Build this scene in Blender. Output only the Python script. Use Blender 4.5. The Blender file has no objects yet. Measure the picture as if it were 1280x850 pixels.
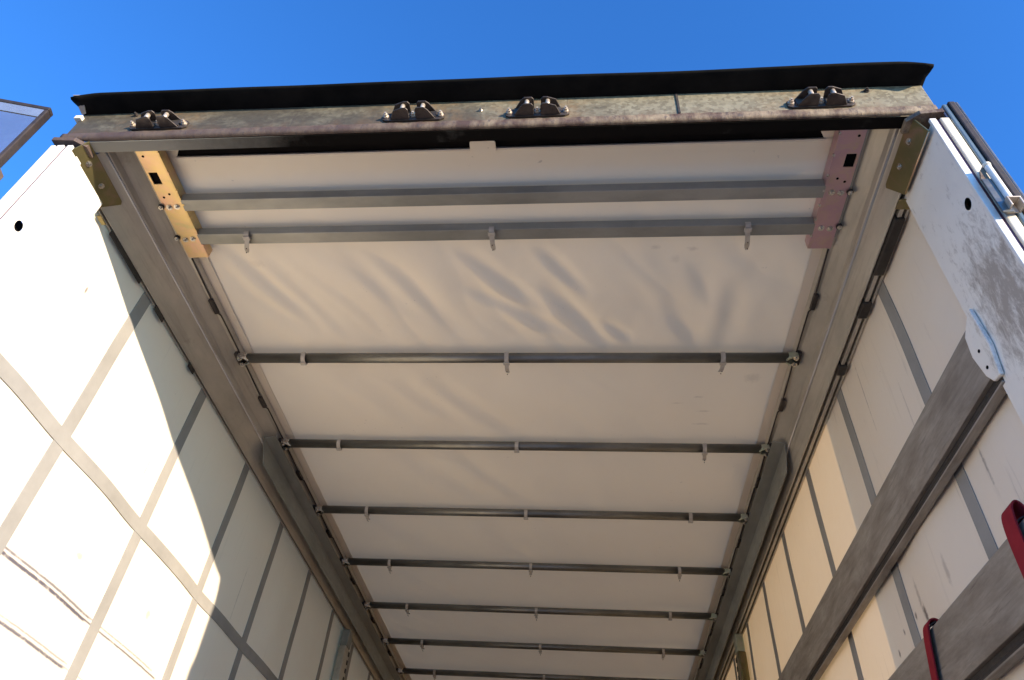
import bpy, bmesh, math, random
from mathutils import Vector, Matrix, noise as mnoise
random.seed(7)
S = bpy.context.scene
C = S.collection

# ------------------------------------------------------------------ camera
cam = bpy.data.cameras.new('camera')
cam.sensor_width = 36.0
cam.lens = 905.2 / 1280 * 36.0
cam.clip_start, cam.clip_end = 0.02, 2000
co = bpy.data.objects.new('camera', cam)
C.objects.link(co)
RT = Vector((0.99520199, 0.07243499, 0.06577368))
DN = Vector((-0.00270472, 0.69235609, -0.72155092))
FW = Vector((-0.09780434, 0.71791101, 0.68923007))
CP = Vector((0.30, -1.0645, 1.75))
mw = Matrix((RT, -DN, -FW)).transposed().to_4x4()
mw.translation = CP
co.matrix_world = mw
S.camera = co

# ------------------------------------------------------------------ sky, sun, exposure
SUN = Vector((-1.0, 0.735, -0.222)).normalized()          # direction the light travels
elev = math.asin(-SUN.z)
azim = math.atan2(-SUN.x, -SUN.y)                         # from +Y, clockwise
W = bpy.data.worlds.new('World')
S.world = W
W.use_nodes = True
nt = W.node_tree
sky = nt.nodes.new('ShaderNodeTexSky')
sky.sky_type = 'NISHITA'
sky.sun_disc = False
sky.sun_elevation = elev
sky.sun_rotation = azim
sky.air_density = 1.0
sky.dust_density = 0.2
sky.ozone_density = 2.0
bg = nt.nodes['Background']
bg.inputs['Strength'].default_value = 0.15
tint = nt.nodes.new('ShaderNodeMix')                     # one even tint over the whole sky: the photograph's deep blue
tint.data_type = 'RGBA'
tint.blend_type = 'MULTIPLY'
tint.inputs['Factor'].default_value = 1.0
tint.inputs[7].default_value = (0.28, 0.75, 1.42, 1)
nt.links.new(sky.outputs['Color'], tint.inputs[6])
nt.links.new(tint.outputs[2], bg.inputs['Color'])
sl = bpy.data.lights.new('sun', 'SUN')
sl.energy = 4.15
sl.angle = math.radians(0.5)
sl.color = (1.0, 0.82, 0.61)
so = bpy.data.objects.new('sun', sl)
so.rotation_euler = SUN.to_track_quat('-Z', 'Y').to_euler()
so.location = (10, -8, 6)
C.objects.link(so)
S.view_settings.view_transform = 'Standard'
S.view_settings.look = 'None'
S.view_settings.gamma = 1
S.view_settings.use_curve_mapping = False
S.view_settings.exposure = 1.35
S.cycles.use_denoising = True
S.cycles.max_bounces = 12
S.cycles.diffuse_bounces = 8
S.cycles.transmission_bounces = 8
S.cycles.sample_clamp_indirect = 8


# ------------------------------------------------------------------ material helpers
class NT:
    def __init__(self, name):
        self.m = bpy.data.materials.new(name)
        self.m.use_nodes = True
        self.t = self.m.node_tree
        self.b = self.t.nodes['Principled BSDF']
        self.out = self.t.nodes['Material Output']
        g = self.t.nodes.new('ShaderNodeNewGeometry')
        self.pos = g.outputs['Position']

    def n(self, kind, **kw):
        nd = self.t.nodes.new(kind)
        for k, v in kw.items():
            setattr(nd, k, v)
        return nd

    def set(self, sock, v):
        if hasattr(v, 'is_output'):
            self.t.links.new(v, sock)
        elif isinstance(v, (tuple, list)) and len(v) == 3 and sock.type == 'RGBA':
            sock.default_value = (*v, 1)
        else:
            sock.default_value = v

    def scale(self, s, src=None):
        nd = self.n('ShaderNodeMapping')
        self.set(nd.inputs['Vector'], src or self.pos)
        nd.inputs['Scale'].default_value = s
        return nd.outputs['Vector']

    def noise(self, scale=5, detail=4, rough=0.55, vec=None, stretch=None, dist=0.0):
        nd = self.n('ShaderNodeTexNoise')
        v = vec or self.pos
        if stretch:
            v = self.scale(stretch, v)
        self.set(nd.inputs['Vector'], v)
        nd.inputs['Scale'].default_value = scale
        nd.inputs['Detail'].default_value = detail
        nd.inputs['Roughness'].default_value = rough
        nd.inputs['Distortion'].default_value = dist
        return nd.outputs['Fac']

    def voronoi(self, scale, out='Color'):
        nd = self.n('ShaderNodeTexVoronoi')
        self.set(nd.inputs['Vector'], self.pos)
        nd.inputs['Scale'].default_value = scale
        return nd.outputs[out]

    def ramp(self, fac, lo, hi, a=0.0, b=1.0):
        nd = self.n('ShaderNodeMapRange')
        self.set(nd.inputs['Value'], fac)
        nd.inputs['From Min'].default_value = lo
        nd.inputs['From Max'].default_value = hi
        nd.inputs['To Min'].default_value = a
        nd.inputs['To Max'].default_value = b
        return nd.outputs['Result']

    def mix(self, fac, a, b):
        nd = self.n('ShaderNodeMix', data_type='RGBA')
        self.set(nd.inputs['Factor'], fac)
        self.set(nd.inputs[6], a)
        self.set(nd.inputs[7], b)
        return nd.outputs[2]

    def math(self, op, a, b=0.0, c=0.0):
        nd = self.n('ShaderNodeMath', operation=op)
        self.set(nd.inputs[0], a)
        self.set(nd.inputs[1], b)
        self.set(nd.inputs[2], c)
        return nd.outputs[0]

    def xyz(self):
        nd = self.n('ShaderNodeSeparateXYZ')
        self.set(nd.inputs[0], self.pos)
        return nd.outputs

    def bump(self, h, strength=0.3, dist=0.002):
        nd = self.n('ShaderNodeBump')
        nd.inputs['Strength'].default_value = strength
        nd.inputs['Distance'].default_value = dist
        self.set(nd.inputs['Height'], h)
        self.t.links.new(nd.outputs['Normal'], self.b.inputs['Normal'])
        return nd.outputs['Normal']

    def done(self, color, rough=0.5, metal=0.0, spec=0.5):
        self.set(self.b.inputs['Base Color'], color)
        self.set(self.b.inputs['Roughness'], rough)
        self.set(self.b.inputs['Metallic'], metal)
        self.b.inputs['Specular IOR Level'].default_value = spec
        return self.m


def m_pvc(name, base, dirt_or_tone, trans, transcol, scuffs=False, spots=False):
    k = NT(name)
    big = k.noise(1.1, 5, 0.6)
    fine = k.noise(38, 3, 0.6)
    col = k.mix(k.ramp(big, 0.45, 0.75, 0, 0.45), base, dirt_or_tone)
    speck = k.ramp(k.noise(55, 2, 0.5), 0.72, 0.78, 0, 0.5)
    patch = k.ramp(k.noise(2.3, 2, 0.5), 0.55, 0.65)
    col = k.mix(k.math('MULTIPLY', speck, patch), col, (0.30, 0.27, 0.25))
    X, Y, Z = k.xyz()
    if scuffs:
        wob = k.ramp(k.noise(45, 4, 0.7), 0, 1, -0.010, 0.010)
        rub = k.noise(25, 4, 0.7)
        for zc, y0, y1, th, st in ((2.588, 0.3, 1.08, .007, .9), (2.603, 0.3, 1.10, .005, .7), (2.592, 1.13, 1.60, .006, .85),
                                   (2.606, 1.12, 1.56, .005, .65), (2.448, 0.3, 1.09, .007, .9), (2.463, 0.3, 1.10, .005, .65),
                                   (2.452, 1.14, 1.6, .004, .5), (2.30, 0.3, 1.09, .005, .6)):
            d = k.math('ABSOLUTE', k.math('SUBTRACT', k.math('ADD', Z, k.math('MULTIPLY', wob, .22)), zc))
            f = k.ramp(d, th * .95, th * .2, 0, st)
            f = k.math('MULTIPLY', f, k.ramp(rub, 0.12, 0.48))
            f = k.math('MULTIPLY', f, k.ramp(Y, y1, y1 - .02))
            f = k.math('MULTIPLY', f, k.ramp(X, 0.0, -0.5))
            col = k.mix(f, col, (0.055, 0.050, 0.085))
        ln = k.ramp(k.noise(4, 5, 0.75, stretch=(1, 9, 0.35), dist=.2), 0.60, 0.70, 0, 0.22)
        col = k.mix(ln, col, (0.42, 0.37, 0.32))
        # long vertical rub marks on the right curtain
        st = k.noise(5, 4, 0.7, stretch=(1, 5, 0.5))
        f = k.ramp(st, 0.63, 0.75, 0, 0.35)
        col = k.mix(k.math('MULTIPLY', f, k.ramp(X, 0.2, 0.9)), col, (0.33, 0.29, 0.27))
        wn = k.noise(60, 4, .7)
        for (sx, sy, sz, ry, rz, st) in ((1, 1.002, 2.668, .012, .034, .85), (1, 1.012, 2.72, .010, .06, .4), (1, 1.072, 2.692, .0075, .011, .85),
                                         (1, 1.183, 2.691, .007, .010, .8), (1, 1.256, 2.655, .007, .012, .8), (1, .925, 3.40, .0035, .17, .45),
                                         (1, .46, 2.80, .006, .06, .55), (1, .60, 2.76, .008, .07, .4), (1, .80, 2.70, .010, .05, .35), (1, .70, 3.15, .004, .12, .25),
                                         (1, 1.30, 3.3, .003, .12, .3), (-1, .365, 3.345, .006, .022, .8), (-1, .42, 3.20, .003, .05, .35), (-1, 1.02, 3.12, .004, .05, .4),
                                         (-1, .90, 2.72, .02, .012, .45), (-1, 1.38, 2.74, .015, .02, .45), (-1, 2.0, 3.1, .004, .14, .35)):
            dy = k.math('DIVIDE', k.math('SUBTRACT', Y, sy), ry)
            dz = k.math('DIVIDE', k.math('SUBTRACT', Z, sz), rz)
            d = k.math('SQRT', k.math('ADD', k.math('MULTIPLY', dy, dy), k.math('MULTIPLY', dz, dz)))
            d = k.math('ADD', d, k.ramp(wn, 0, 1, -.8, .8))
            f = k.math('MULTIPLY', k.ramp(d, 1.1, 0.4, 0, st), k.ramp(X, 0, sx * .5))
            col = k.mix(f, col, (0.13, 0.105, 0.10))
    if spots:
        for (sx, sy, rx, ry, st) in ((.983, 1.229, .035, .03, .3), (.783, 1.351, .02, .007, .4), (.817, 1.448, .03, .006, .35),
                                     (.816, 1.542, .04, .008, .3), (.700, 1.39, .03, .006, .25), (.551, .545, .02, .012, .3),
                                     (.675, .555, .02, .012, .3), (.62, .60, .02, .02, .2), (-.9, .6, .03, .02, .2)):
            dx = k.math('DIVIDE', k.math('SUBTRACT', X, sx), rx)
            dy = k.math('DIVIDE', k.math('SUBTRACT', Y, sy), ry)
            d = k.math('SQRT', k.math('ADD', k.math('MULTIPLY', dx, dx), k.math('MULTIPLY', dy, dy)))
            d = k.math('ADD', d, k.ramp(k.noise(70, 3, .6), 0, 1, -.7, .7))
            col = k.mix(k.ramp(d, 1.1, 0.3, 0, st), col, (0.34, 0.28, 0.24))
    nrm = k.bump(k.mix(0.35, k.noise(14, 3, 0.5), fine), 0.22, 0.004)
    k.done(col, k.ramp(fine, 0.3, 0.7, 0.38, 0.55), 0, 0.4)
    tr = k.n('ShaderNodeBsdfTranslucent')
    tr.inputs['Color'].default_value = (*transcol, 1)
    ms = k.n('ShaderNodeMixShader')
    ms.inputs[0].default_value = trans
    k.t.links.new(k.b.outputs[0], ms.inputs[1])
    k.t.links.new(tr.outputs[0], ms.inputs[2])
    k.t.links.new(ms.outputs[0], k.out.inputs['Surface'])
    return k.m


def m_simple(name, a, b, rough=(0.4, 0.6), metal=0.0, scale=8, stretch=None, bump=0.2, bd=0.001, lo=0.35, hi=0.65, spec=0.5, bscale=60):
    k = NT(name)
    nz = k.noise(scale, 5, 0.6, stretch=stretch)
    fine = k.noise(bscale, 4, 0.6, stretch=stretch)
    col = k.mix(k.ramp(nz, lo, hi), a, b)
    if bump:
        k.bump(fine, bump, bd)
    return k.done(col, k.ramp(fine, 0.3, 0.7, rough[0], rough[1]), metal, spec)


def m_header():
    k = NT('header_galvanised_steel')
    X, Y, Z = k.xyz()
    sp = k.voronoi(95)
    bw = k.n('ShaderNodeRGBToBW')
    k.set(bw.inputs[0], sp)
    col = k.mix(k.ramp(bw.outputs[0], 0.2, 0.8), (0.17, 0.15, 0.105), (0.275, 0.25, 0.178))
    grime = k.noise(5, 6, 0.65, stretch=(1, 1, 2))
    gm = k.math('ADD', k.ramp(grime, 0.35, 0.7), k.ramp(X, 0.75, -0.3, -0.3, 0.5))  # grime patches plus a steady darkening towards the left end
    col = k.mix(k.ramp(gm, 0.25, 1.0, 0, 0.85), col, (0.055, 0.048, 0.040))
    # rust creeping from the weld along the lower edge and behind the keepers
    rz = k.ramp(k.math('ADD', Z, k.ramp(k.noise(18, 5, 0.7), 0, 1, -.03, .03)), 3.695, 3.655)
    rn = k.ramp(k.noise(6, 6, 0.75, stretch=(2.2, 1, .5)), 0.45, 0.60)
    col = k.mix(k.math('MULTIPLY', k.math('MULTIPLY', rz, rn), 0.7), col, (0.13, 0.075, 0.045))
    for cx in (-0.99, -0.197, 0.168, 0.962):
        dx = k.math('ABSOLUTE', k.math('SUBTRACT', X, cx))
        f = k.math('MULTIPLY', k.ramp(dx, 0.18, 0.07), k.ramp(k.noise(24, 5, 0.7), 0.42, 0.62, 0, 0.6))
        col = k.mix(f, col, (0.25, 0.155, 0.075))
    drip = k.ramp(k.noise(3, 4, 0.65, stretch=(16, 1, 0.7)), 0.62, 0.72, 0, 0.75)
    col = k.mix(drip, col, (0.06, 0.05, 0.045))
    k.bump(k.noise(130, 4, 0.7), 0.35, 0.0015)
    return k.done(col, k.ramp(grime, 0.3, 0.7, 0.5, 0.75), 0.35, 0.4)


def m_lip():
    k = NT('header_lip_steel')
    X, Y, Z = k.xyz()
    n1 = k.noise(9, 6, 0.7, stretch=(1.6, 1, 1))
    col = k.mix(k.ramp(n1, 0.4, 0.62), (0.07, 0.038, 0.028), (0.27, 0.21, 0.14))
    dirt_or_tone = k.math('MULTIPLY', k.ramp(X, 0.35, -0.7), 0.8)  # tone ramp along the lip, darker towards the left end
    col = k.mix(dirt_or_tone, col, (0.075, 0.05, 0.042))
    fl = k.ramp(k.noise(40, 5, 0.75, stretch=(1.5, 1, .6)), 0.56, 0.62)
    col = k.mix(k.math('MULTIPLY', fl, 0.75), col, (0.06, 0.045, 0.045))
    k.bump(k.noise(80, 5, 0.7, stretch=(1.5, 1, .6)), 0.7, 0.003)
    return k.done(col, 0.65, 0.1)


def m_passivated(name, a, b, c):
    k = NT(name)
    n1 = k.noise(8, 5, 0.6)
    n2 = k.noise(17, 6, 0.7, dist=0.8)
    col = k.mix(k.ramp(n1, 0.38, 0.62), a, b)
    col = k.mix(k.ramp(n2, 0.5, 0.7, 0, 0.7), col, c)
    k.bump(k.noise(200, 3, 0.6), 0.15, 0.0005)
    return k.done(col, k.ramp(n2, 0.3, 0.7, 0.28, 0.45), 0.75)


def m_post():
    k = NT('post_white_paint')
    X, Y, Z = k.xyz()
    col = k.mix(k.ramp(k.noise(6, 5, 0.6), 0.4, 0.75, 0, 0.35), (0.80, 0.765, 0.70), (0.62, 0.58, 0.53))
    dx = k.math('DIVIDE', k.math('SUBTRACT', Y, 0.08), 0.12)
    dz = k.math('DIVIDE', k.math('SUBTRACT', Z, 3.0), 0.24)
    d = k.math('SQRT', k.math('ADD', k.math('MULTIPLY', dx, dx), k.math('MULTIPLY', dz, dz)))
    st = k.noise(46, 7, 0.78, stretch=(1, 1, 0.38), dist=0.25)
    f = k.math('ADD', k.ramp(d, 0.1, 1.4, 0.66, -0.05), k.ramp(st, 0.3, 0.7, -0.45, 0.45))
    f = k.math('MULTIPLY', k.ramp(f, 0.12, 0.62, 0, 0.75), k.ramp(X, 0, 0.5))
    col = k.mix(f, col, (0.235, 0.19, 0.155))
    f2 = k.ramp(k.noise(20, 5, 0.75, stretch=(1, 1, 0.3)), 0.66, 0.72, 0, 0.55)
    f2 = k.math('MULTIPLY', f2, k.ramp(X, 0, .5))
    col = k.mix(f2, col, (0.33, 0.28, 0.24))
    k.bump(k.noise(50, 3, 0.6), 0.08, 0.001)
    return k.done(col, 0.38, 0, 0.5)


def m_board():
    k = NT('weathered_side_board')
    s1 = k.noise(7, 6, 0.68, stretch=(2, 0.55, 2.4), dist=0.3)
    s2 = k.noise(3.5, 5, 0.7, stretch=(2, 0.8, 3), dist=0.4)
    fine = k.noise(85, 5, 0.75, stretch=(1, 0.05, 1))
    sc = k.noise(28, 4, 0.7, stretch=(1, 0.10, 1.6), dist=0.2)
    col = k.mix(k.ramp(s1, 0.36, 0.66), (0.36, 0.325, 0.28), (0.21, 0.18, 0.15))
    col = k.mix(k.ramp(s2, 0.6, 0.72, 0, 0.7), col, (0.11, 0.08, 0.062))
    col = k.mix(k.ramp(fine, 0.4, 0.75, 0, 0.45), col, (0.14, 0.12, 0.10))
    col = k.mix(k.ramp(sc, 0.62, 0.72, 0, 0.6), col, (0.09, 0.07, 0.06))
    col = k.mix(k.ramp(sc, 0.36, 0.28, 0, 0.4), col, (0.44, 0.41, 0.37))
    k.bump(fine, 0.25, 0.0012)
    return k.done(col, k.ramp(s1, 0.3, 0.7, 0.5, 0.7), 0.15, 0.35)


def m_webbing(name, a, b):
    k = NT(name)
    w = k.n('ShaderNodeTexWave')
    k.set(w.inputs['Vector'], k.pos)
    w.inputs['Scale'].default_value = 90
    w.inputs['Distortion'].default_value = 0.4
    col = k.mix(k.ramp(k.noise(5, 5, 0.65), 0.35, 0.7), a, b)
    k.bump(w.outputs['Fac'], 0.3, 0.0008)
    return k.done(col, 0.85, 0, 0.15)


MAT = {}
MAT['curtain'] = m_pvc('white_pvc_curtain', (0.825, 0.745, 0.64), (0.71, 0.625, 0.52), 0.085, (1.0, 0.68, 0.34), scuffs=True)
MAT['roof'] = m_pvc('white_pvc_roof', (0.83, 0.75, 0.615), (0.74, 0.655, 0.53), 0.09, (1.0, 0.77, 0.45), spots=True)
MAT['roofband'] = m_pvc('cream_reinforced_band', (0.69, 0.62, 0.525), (0.60, 0.53, 0.44), 0.05, (1.0, 0.85, 0.6))
MAT['strap'] = m_webbing('grey_sewn_webbing', (0.305, 0.298, 0.285), (0.24, 0.234, 0.224))
MAT['red'] = m_webbing('red_webbing', (0.30, 0.024, 0.034), (0.17, 0.012, 0.020))
MAT['redback'] = m_simple('webbing_dark_back', (0.03, 0.02, 0.02), (0.05, 0.025, 0.025), (0.7, 0.9))
k = NT('weathered_aluminium_rail')
n1 = k.noise(3.5, 6, 0.65, stretch=(1.5, .6, 1.5))
n2 = k.noise(40, 4, 0.7, stretch=(1, .07, 1))
n3 = k.noise(6, 5, 0.75)
rc = k.mix(k.ramp(n1, .35, .65), (0.52, 0.485, 0.415), (0.37, 0.345, 0.295))
rc = k.mix(k.ramp(n2, .52, .72, 0, .45), rc, (0.22, 0.195, 0.16))
rc = k.mix(k.ramp(n3, .60, .74, 0, .55), rc, (0.20, 0.175, 0.14))
k.bump(n2, .15, .0005)
MAT['rail'] = k.done(rc, k.ramp(n1, .3, .7, .34, .55), .3)
MAT['bead'] = m_simple('worn_bright_bead', (0.56, 0.53, 0.48), (0.40, 0.37, 0.33), (0.28, 0.4), 0.6, 5, (1.5, 0.5, 1.5), 0.2)
MAT['groove'] = m_simple('dark_track_groove', (0.040, 0.034, 0.030), (0.022, 0.018, 0.016), (0.6, 0.8), 0.1, 6)
MAT['guide'] = m_simple('galvanised_guide_channel', (0.30, 0.31, 0.29), (0.20, 0.21, 0.195), (0.4, 0.6), 0.3, 7, (1, 0.3, 1), 0.2)
MAT['bow'] = m_simple('galvanised_bow_tube', (0.22, 0.22, 0.205), (0.13, 0.13, 0.12), (0.3, 0.48), 0.75, 10, (0.4, 1, 1), 0.15)
MAT['bar'] = m_simple('galvanised_flat_bar', (0.36, 0.36, 0.33), (0.24, 0.245, 0.225), (0.4, 0.6), 0.45, 5, (0.5, 1, 1), 0.2)
MAT['chrome'] = m_simple('bright_zinc_fastener', (0.62, 0.60, 0.56), (0.42, 0.40, 0.36), (0.2, 0.35), 0.95, 40, bump=0.1)
MAT['zincgreen'] = m_simple('greenish_zinc_fork', (0.34, 0.40, 0.30), (0.42, 0.42, 0.34), (0.3, 0.45), 0.6, 40, bump=0.2)
MAT['darksteel'] = m_simple('dark_dirty_steel', (0.07, 0.06, 0.055), (0.035, 0.03, 0.028), (0.5, 0.75), 0.4, 14, bump=0.4)
MAT['keeper'] = m_simple('grimy_keeper_steel', (0.085, 0.068, 0.058), (0.04, 0.031, 0.027), (0.45, 0.65), 0.45, 30, bump=0.4)
MAT['pin'] = m_simple('bare_worn_pin', (0.62, 0.55, 0.46), (0.45, 0.37, 0.29), (0.35, 0.5), 0.5, 40, bump=0.3)
MAT['rubber'] = m_simple('black_rubber', (0.006, 0.006, 0.006), (0.012, 0.011, 0.01), (0.6, 0.8), 0, 12, bump=0.3, spec=0.03)
MAT['rubberlining'] = m_simple('pale_rubber_lining', (0.50, 0.44, 0.37), (0.36, 0.31, 0.26), (0.6, 0.8), 0, 30)
MAT['gold'] = m_passivated('gold_passivated_plate', (0.62, 0.47, 0.22), (0.64, 0.40, 0.30), (0.50, 0.46, 0.24))
MAT['pink'] = m_passivated('pink_passivated_plate', (0.56, 0.37, 0.39), (0.50, 0.33, 0.40), (0.56, 0.45, 0.28))
MAT['olive'] = m_passivated('olive_passivated_plate', (0.215, 0.185, 0.085), (0.17, 0.155, 0.075), (0.28, 0.18, 0.135))
MAT['header'] = m_header()
MAT['lip'] = m_lip()
MAT['post'] = m_post()
MAT['board'] = m_board()
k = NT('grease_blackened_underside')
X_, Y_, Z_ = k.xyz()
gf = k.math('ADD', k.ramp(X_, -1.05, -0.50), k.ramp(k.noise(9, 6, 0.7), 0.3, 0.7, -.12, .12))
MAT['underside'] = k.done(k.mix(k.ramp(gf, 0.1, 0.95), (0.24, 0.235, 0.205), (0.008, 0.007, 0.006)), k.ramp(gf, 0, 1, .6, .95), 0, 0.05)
MAT['black'] = m_simple('dark_hollow', (0.006, 0.006, 0.006), (0.012, 0.01, 0.01), (0.8, 0.95), 0, bump=0, spec=0.0)
MAT['white_alu'] = m_simple('bright_white_edge', (0.80, 0.79, 0.76), (0.66, 0.64, 0.60), (0.3, 0.45), 0.0, 14, bump=0.1)
MAT['cream'] = m_simple('cream_seal', (0.72, 0.67, 0.55), (0.58, 0.52, 0.42), (0.4, 0.6), 0, 14)
MAT['purple'] = m_simple('dark_plum_gasket', (0.060, 0.022, 0.045), (0.10, 0.04, 0.07), (0.4, 0.6), 0, 14)
MAT['gasket'] = m_simple('brown_black_gasket', (0.014, 0.010, 0.009), (0.035, 0.025, 0.021), (0.5, 0.7), 0, 18, bump=0.4)
MAT['doorpanel'] = m_simple('polished_door_panel', (0.62, 0.65, 0.70), (0.50, 0.54, 0.60), (0.10, 0.24), 0.9, 5, bump=0.06, bd=0.0006)
MAT['doorrail'] = m_simple('pale_polished_rail', (0.50, 0.55, 0.60), (0.40, 0.44, 0.48), (0.2, 0.35), 0.75, 9, bump=0.1)
MAT['beadblue'] = m_simple('dark_blue_bead', (0.045, 0.06, 0.11), (0.03, 0.04, 0.08), (0.3, 0.45), 0.2, 9, bump=0.1)
MAT['dooralu'] = m_simple('blue_grey_door_profile', (0.20, 0.26, 0.27), (0.13, 0.18, 0.20), (0.3, 0.45), 0.5, 6, (1, 1, 0.3), 0.1)
MAT['tie'] = m_simple('pale_grey_plastic_tie', (0.46, 0.43, 0.385), (0.36, 0.33, 0.29), (0.4, 0.6), 0, 50)
MAT['deck'] = m_simple('worn_plywood_deck', (0.25, 0.17, 0.105), (0.14, 0.095, 0.065), (0.6, 0.8), 0, 3, (6, 0.6, 1), 0.3)
MAT['wallwhite'] = m_simple('white_bulkhead', (0.72, 0.70, 0.66), (0.60, 0.57, 0.53), (0.4, 0.6), 0, 2)
MAT['concrete'] = m_simple('pale_concrete_yard', (0.42, 0.39, 0.35), (0.30, 0.28, 0.25), (0.8, 0.95), 0, 1.3, None, 0.5, 0.004)


# ------------------------------------------------------------------ mesh helpers
LOC = {}


def thing(name, label, cat, loc=(0, 0, 0), group=None):
    o = bpy.data.objects.new(name, None)
    o.empty_display_size = 0.1
    C.objects.link(o)
    o.location = loc
    LOC[o.name] = Vector(loc)
    o['label'] = label
    o['category'] = cat
    if group:
        o['group'] = group
    return o


def obj(name, bm, mat, parent=None, bevel=0.0, smooth=False, label=None, kind=None):
    """link bm (world coordinates) as one mesh object, in its parent's frame"""
    me = bpy.data.meshes.new(name)
    bmesh.ops.recalc_face_normals(bm, faces=bm.faces[:])
    bm.to_mesh(me)
    bm.free()
    mats = mat if isinstance(mat, (list, tuple)) else [mat]
    for m in mats:
        me.materials.append(MAT[m])
    if smooth:
        for p in me.polygons:
            p.use_smooth = True
    o = bpy.data.objects.new(name, me)
    C.objects.link(o)
    if parent is not None:
        base = LOC[parent.name]
        me.transform(Matrix.Translation(-base))
        o.parent = parent
        LOC[o.name] = base
    else:
        LOC[o.name] = Vector((0, 0, 0))
    if bevel:
        b = o.modifiers.new('edge', 'BEVEL')
        b.width = bevel
        b.segments = 2
        b.limit_method = 'ANGLE'
        b.angle_limit = math.radians(35)
    if label:
        o['label'] = label
    if kind:
        o['kind'] = kind
    return o


def box(bm, lo, hi):
    v = [bm.verts.new((x, y, z)) for z in (lo[2], hi[2]) for y in (lo[1], hi[1]) for x in (lo[0], hi[0])]
    for f in ((0, 1, 3, 2), (4, 6, 7, 5), (0, 4, 5, 1), (2, 3, 7, 6), (0, 2, 6, 4), (1, 5, 7, 3)):
        bm.faces.new([v[i] for i in f])
    return bm


def B(lo, hi):
    lo2 = tuple(min(a, b) for a, b in zip(lo, hi))
    hi2 = tuple(max(a, b) for a, b in zip(lo, hi))
    return box(bmesh.new(), lo2, hi2)


def prism(bm, poly, axis, a, b):
    """extrude a 2-D polygon along an axis ('x': poly=(y,z), 'y': (x,z), 'z': (x,y))"""
    def P(p, t):
        return {'x': (t, p[0], p[1]), 'y': (p[0], t, p[1]), 'z': (p[0], p[1], t)}[axis]
    va = [bm.verts.new(P(p, a)) for p in poly]
    vb = [bm.verts.new(P(p, b)) for p in poly]
    n = len(poly)
    for i in range(n):
        bm.faces.new((va[i], va[(i + 1) % n], vb[(i + 1) % n], vb[i]))
    bm.faces.new(va[::-1])
    bm.faces.new(vb)
    return bm


def tube(bm, pts, r, n=10, cap=True, flat=1.0):
    pts = [Vector(p) for p in pts]
    rs = r if isinstance(r, (list, tuple)) else [r] * len(pts)
    rings = []
    for i, p in enumerate(pts):
        d = (pts[min(i + 1, len(pts) - 1)] - pts[max(i - 1, 0)]).normalized()
        up = Vector((0, 0, 1)) if abs(d.z) < 0.9 else Vector((0, 1, 0))
        u = d.cross(up).normalized()
        w = u.cross(d).normalized()
        rings.append([bm.verts.new(p + (u * math.cos(t) * rs[i] + w * math.sin(t) * rs[i] * flat)) for t in
                      [2 * math.pi * k / n for k in range(n)]])
    for a, b in zip(rings[:-1], rings[1:]):
        for k in range(n):
            bm.faces.new((a[k], a[(k + 1) % n], b[(k + 1) % n], b[k]))
    if cap:
        bm.faces.new(rings[0][::-1])
        bm.faces.new(rings[-1])
    return bm


def ribbon(bm, pts, side, w, t):
    """flat strap of width w (along side) and thickness t following pts"""
    side = Vector(side).normalized()
    pts = [Vector(p) for p in pts]
    rings = []
    for i, p in enumerate(pts):
        d = (pts[min(i + 1, len(pts) - 1)] - pts[max(i - 1, 0)]).normalized()
        nn = d.cross(side).normalized()
        ww = w[i] if isinstance(w, (list, tuple)) else w
        rings.append([bm.verts.new(p + side * ww / 2 * a + nn * t / 2 * b) for a, b in ((-1, -1), (1, -1), (1, 1), (-1, 1))])
    for a, b in zip(rings[:-1], rings[1:]):
        for k in range(4):
            bm.faces.new((a[k], a[(k + 1) % 4], b[(k + 1) % 4], b[k]))
    bm.faces.new(rings[0][::-1])
    bm.faces.new(rings[-1])
    return bm


def hexbolt(bm, c, axis, r, h):
    """hex head plus a washer, standing out along axis from c"""
    c = Vector(c)
    a = Vector(axis).normalized()
    tube(bm, [c, c + a * h * 0.35], r * 1.35, 12)
    tube(bm, [c + a * h * 0.35, c + a * h], r, 6)
    tube(bm, [c + a * h, c + a * h * 1.5], r * 0.5, 8)
    return bm


# ------------------------------------------------------------------ the setting
g = obj('ground', B((-300, -300, -0.4), (300, 300, 0.0)), 'concrete')
g['kind'] = 'structure'

# ================================================================== the trailer
LEN = 13.4
CX = 1.256                       # inner face of the curtains
T = thing('semi_trailer', 'open rear of an empty white curtain sided trailer with rusty steel header', 'trailer', (0, 6.6, 0))

# --- deck, bulkhead
deck = obj('floor', B((-1.24, 0.0, 1.08), (1.24, LEN, 1.17)), 'rail', T)
npl = 7
for i in range(npl):
    x0 = -1.235 + i * 2.47 / npl
    obj('floor_plank', B((x0 + .003, 0.01, 1.172), (x0 + 2.47 / npl - .003, LEN - .02, 1.20 - (i % 2) * .0015)), 'deck', deck, bevel=.002)
obj('front_wall', B((-1.25, LEN, 1.0), (1.25, LEN + .06, 3.80)), 'wallwhite', T)
for s in (-1, 1):
    obj('side_raves', B((s * 1.245, 0.0, 1.0), (s * 1.268, LEN, 1.21)), 'rail', T)

# --- rear header
H = obj('rear_header', prism(bmesh.new(), [(0.0, 3.655), (0.0, 3.79), (0.045, 3.79), (0.045, 3.775), (0.006, 3.775), (0.006, 3.655)], 'x', -1.285, 1.262), 'header', T, bevel=.002)
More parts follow.
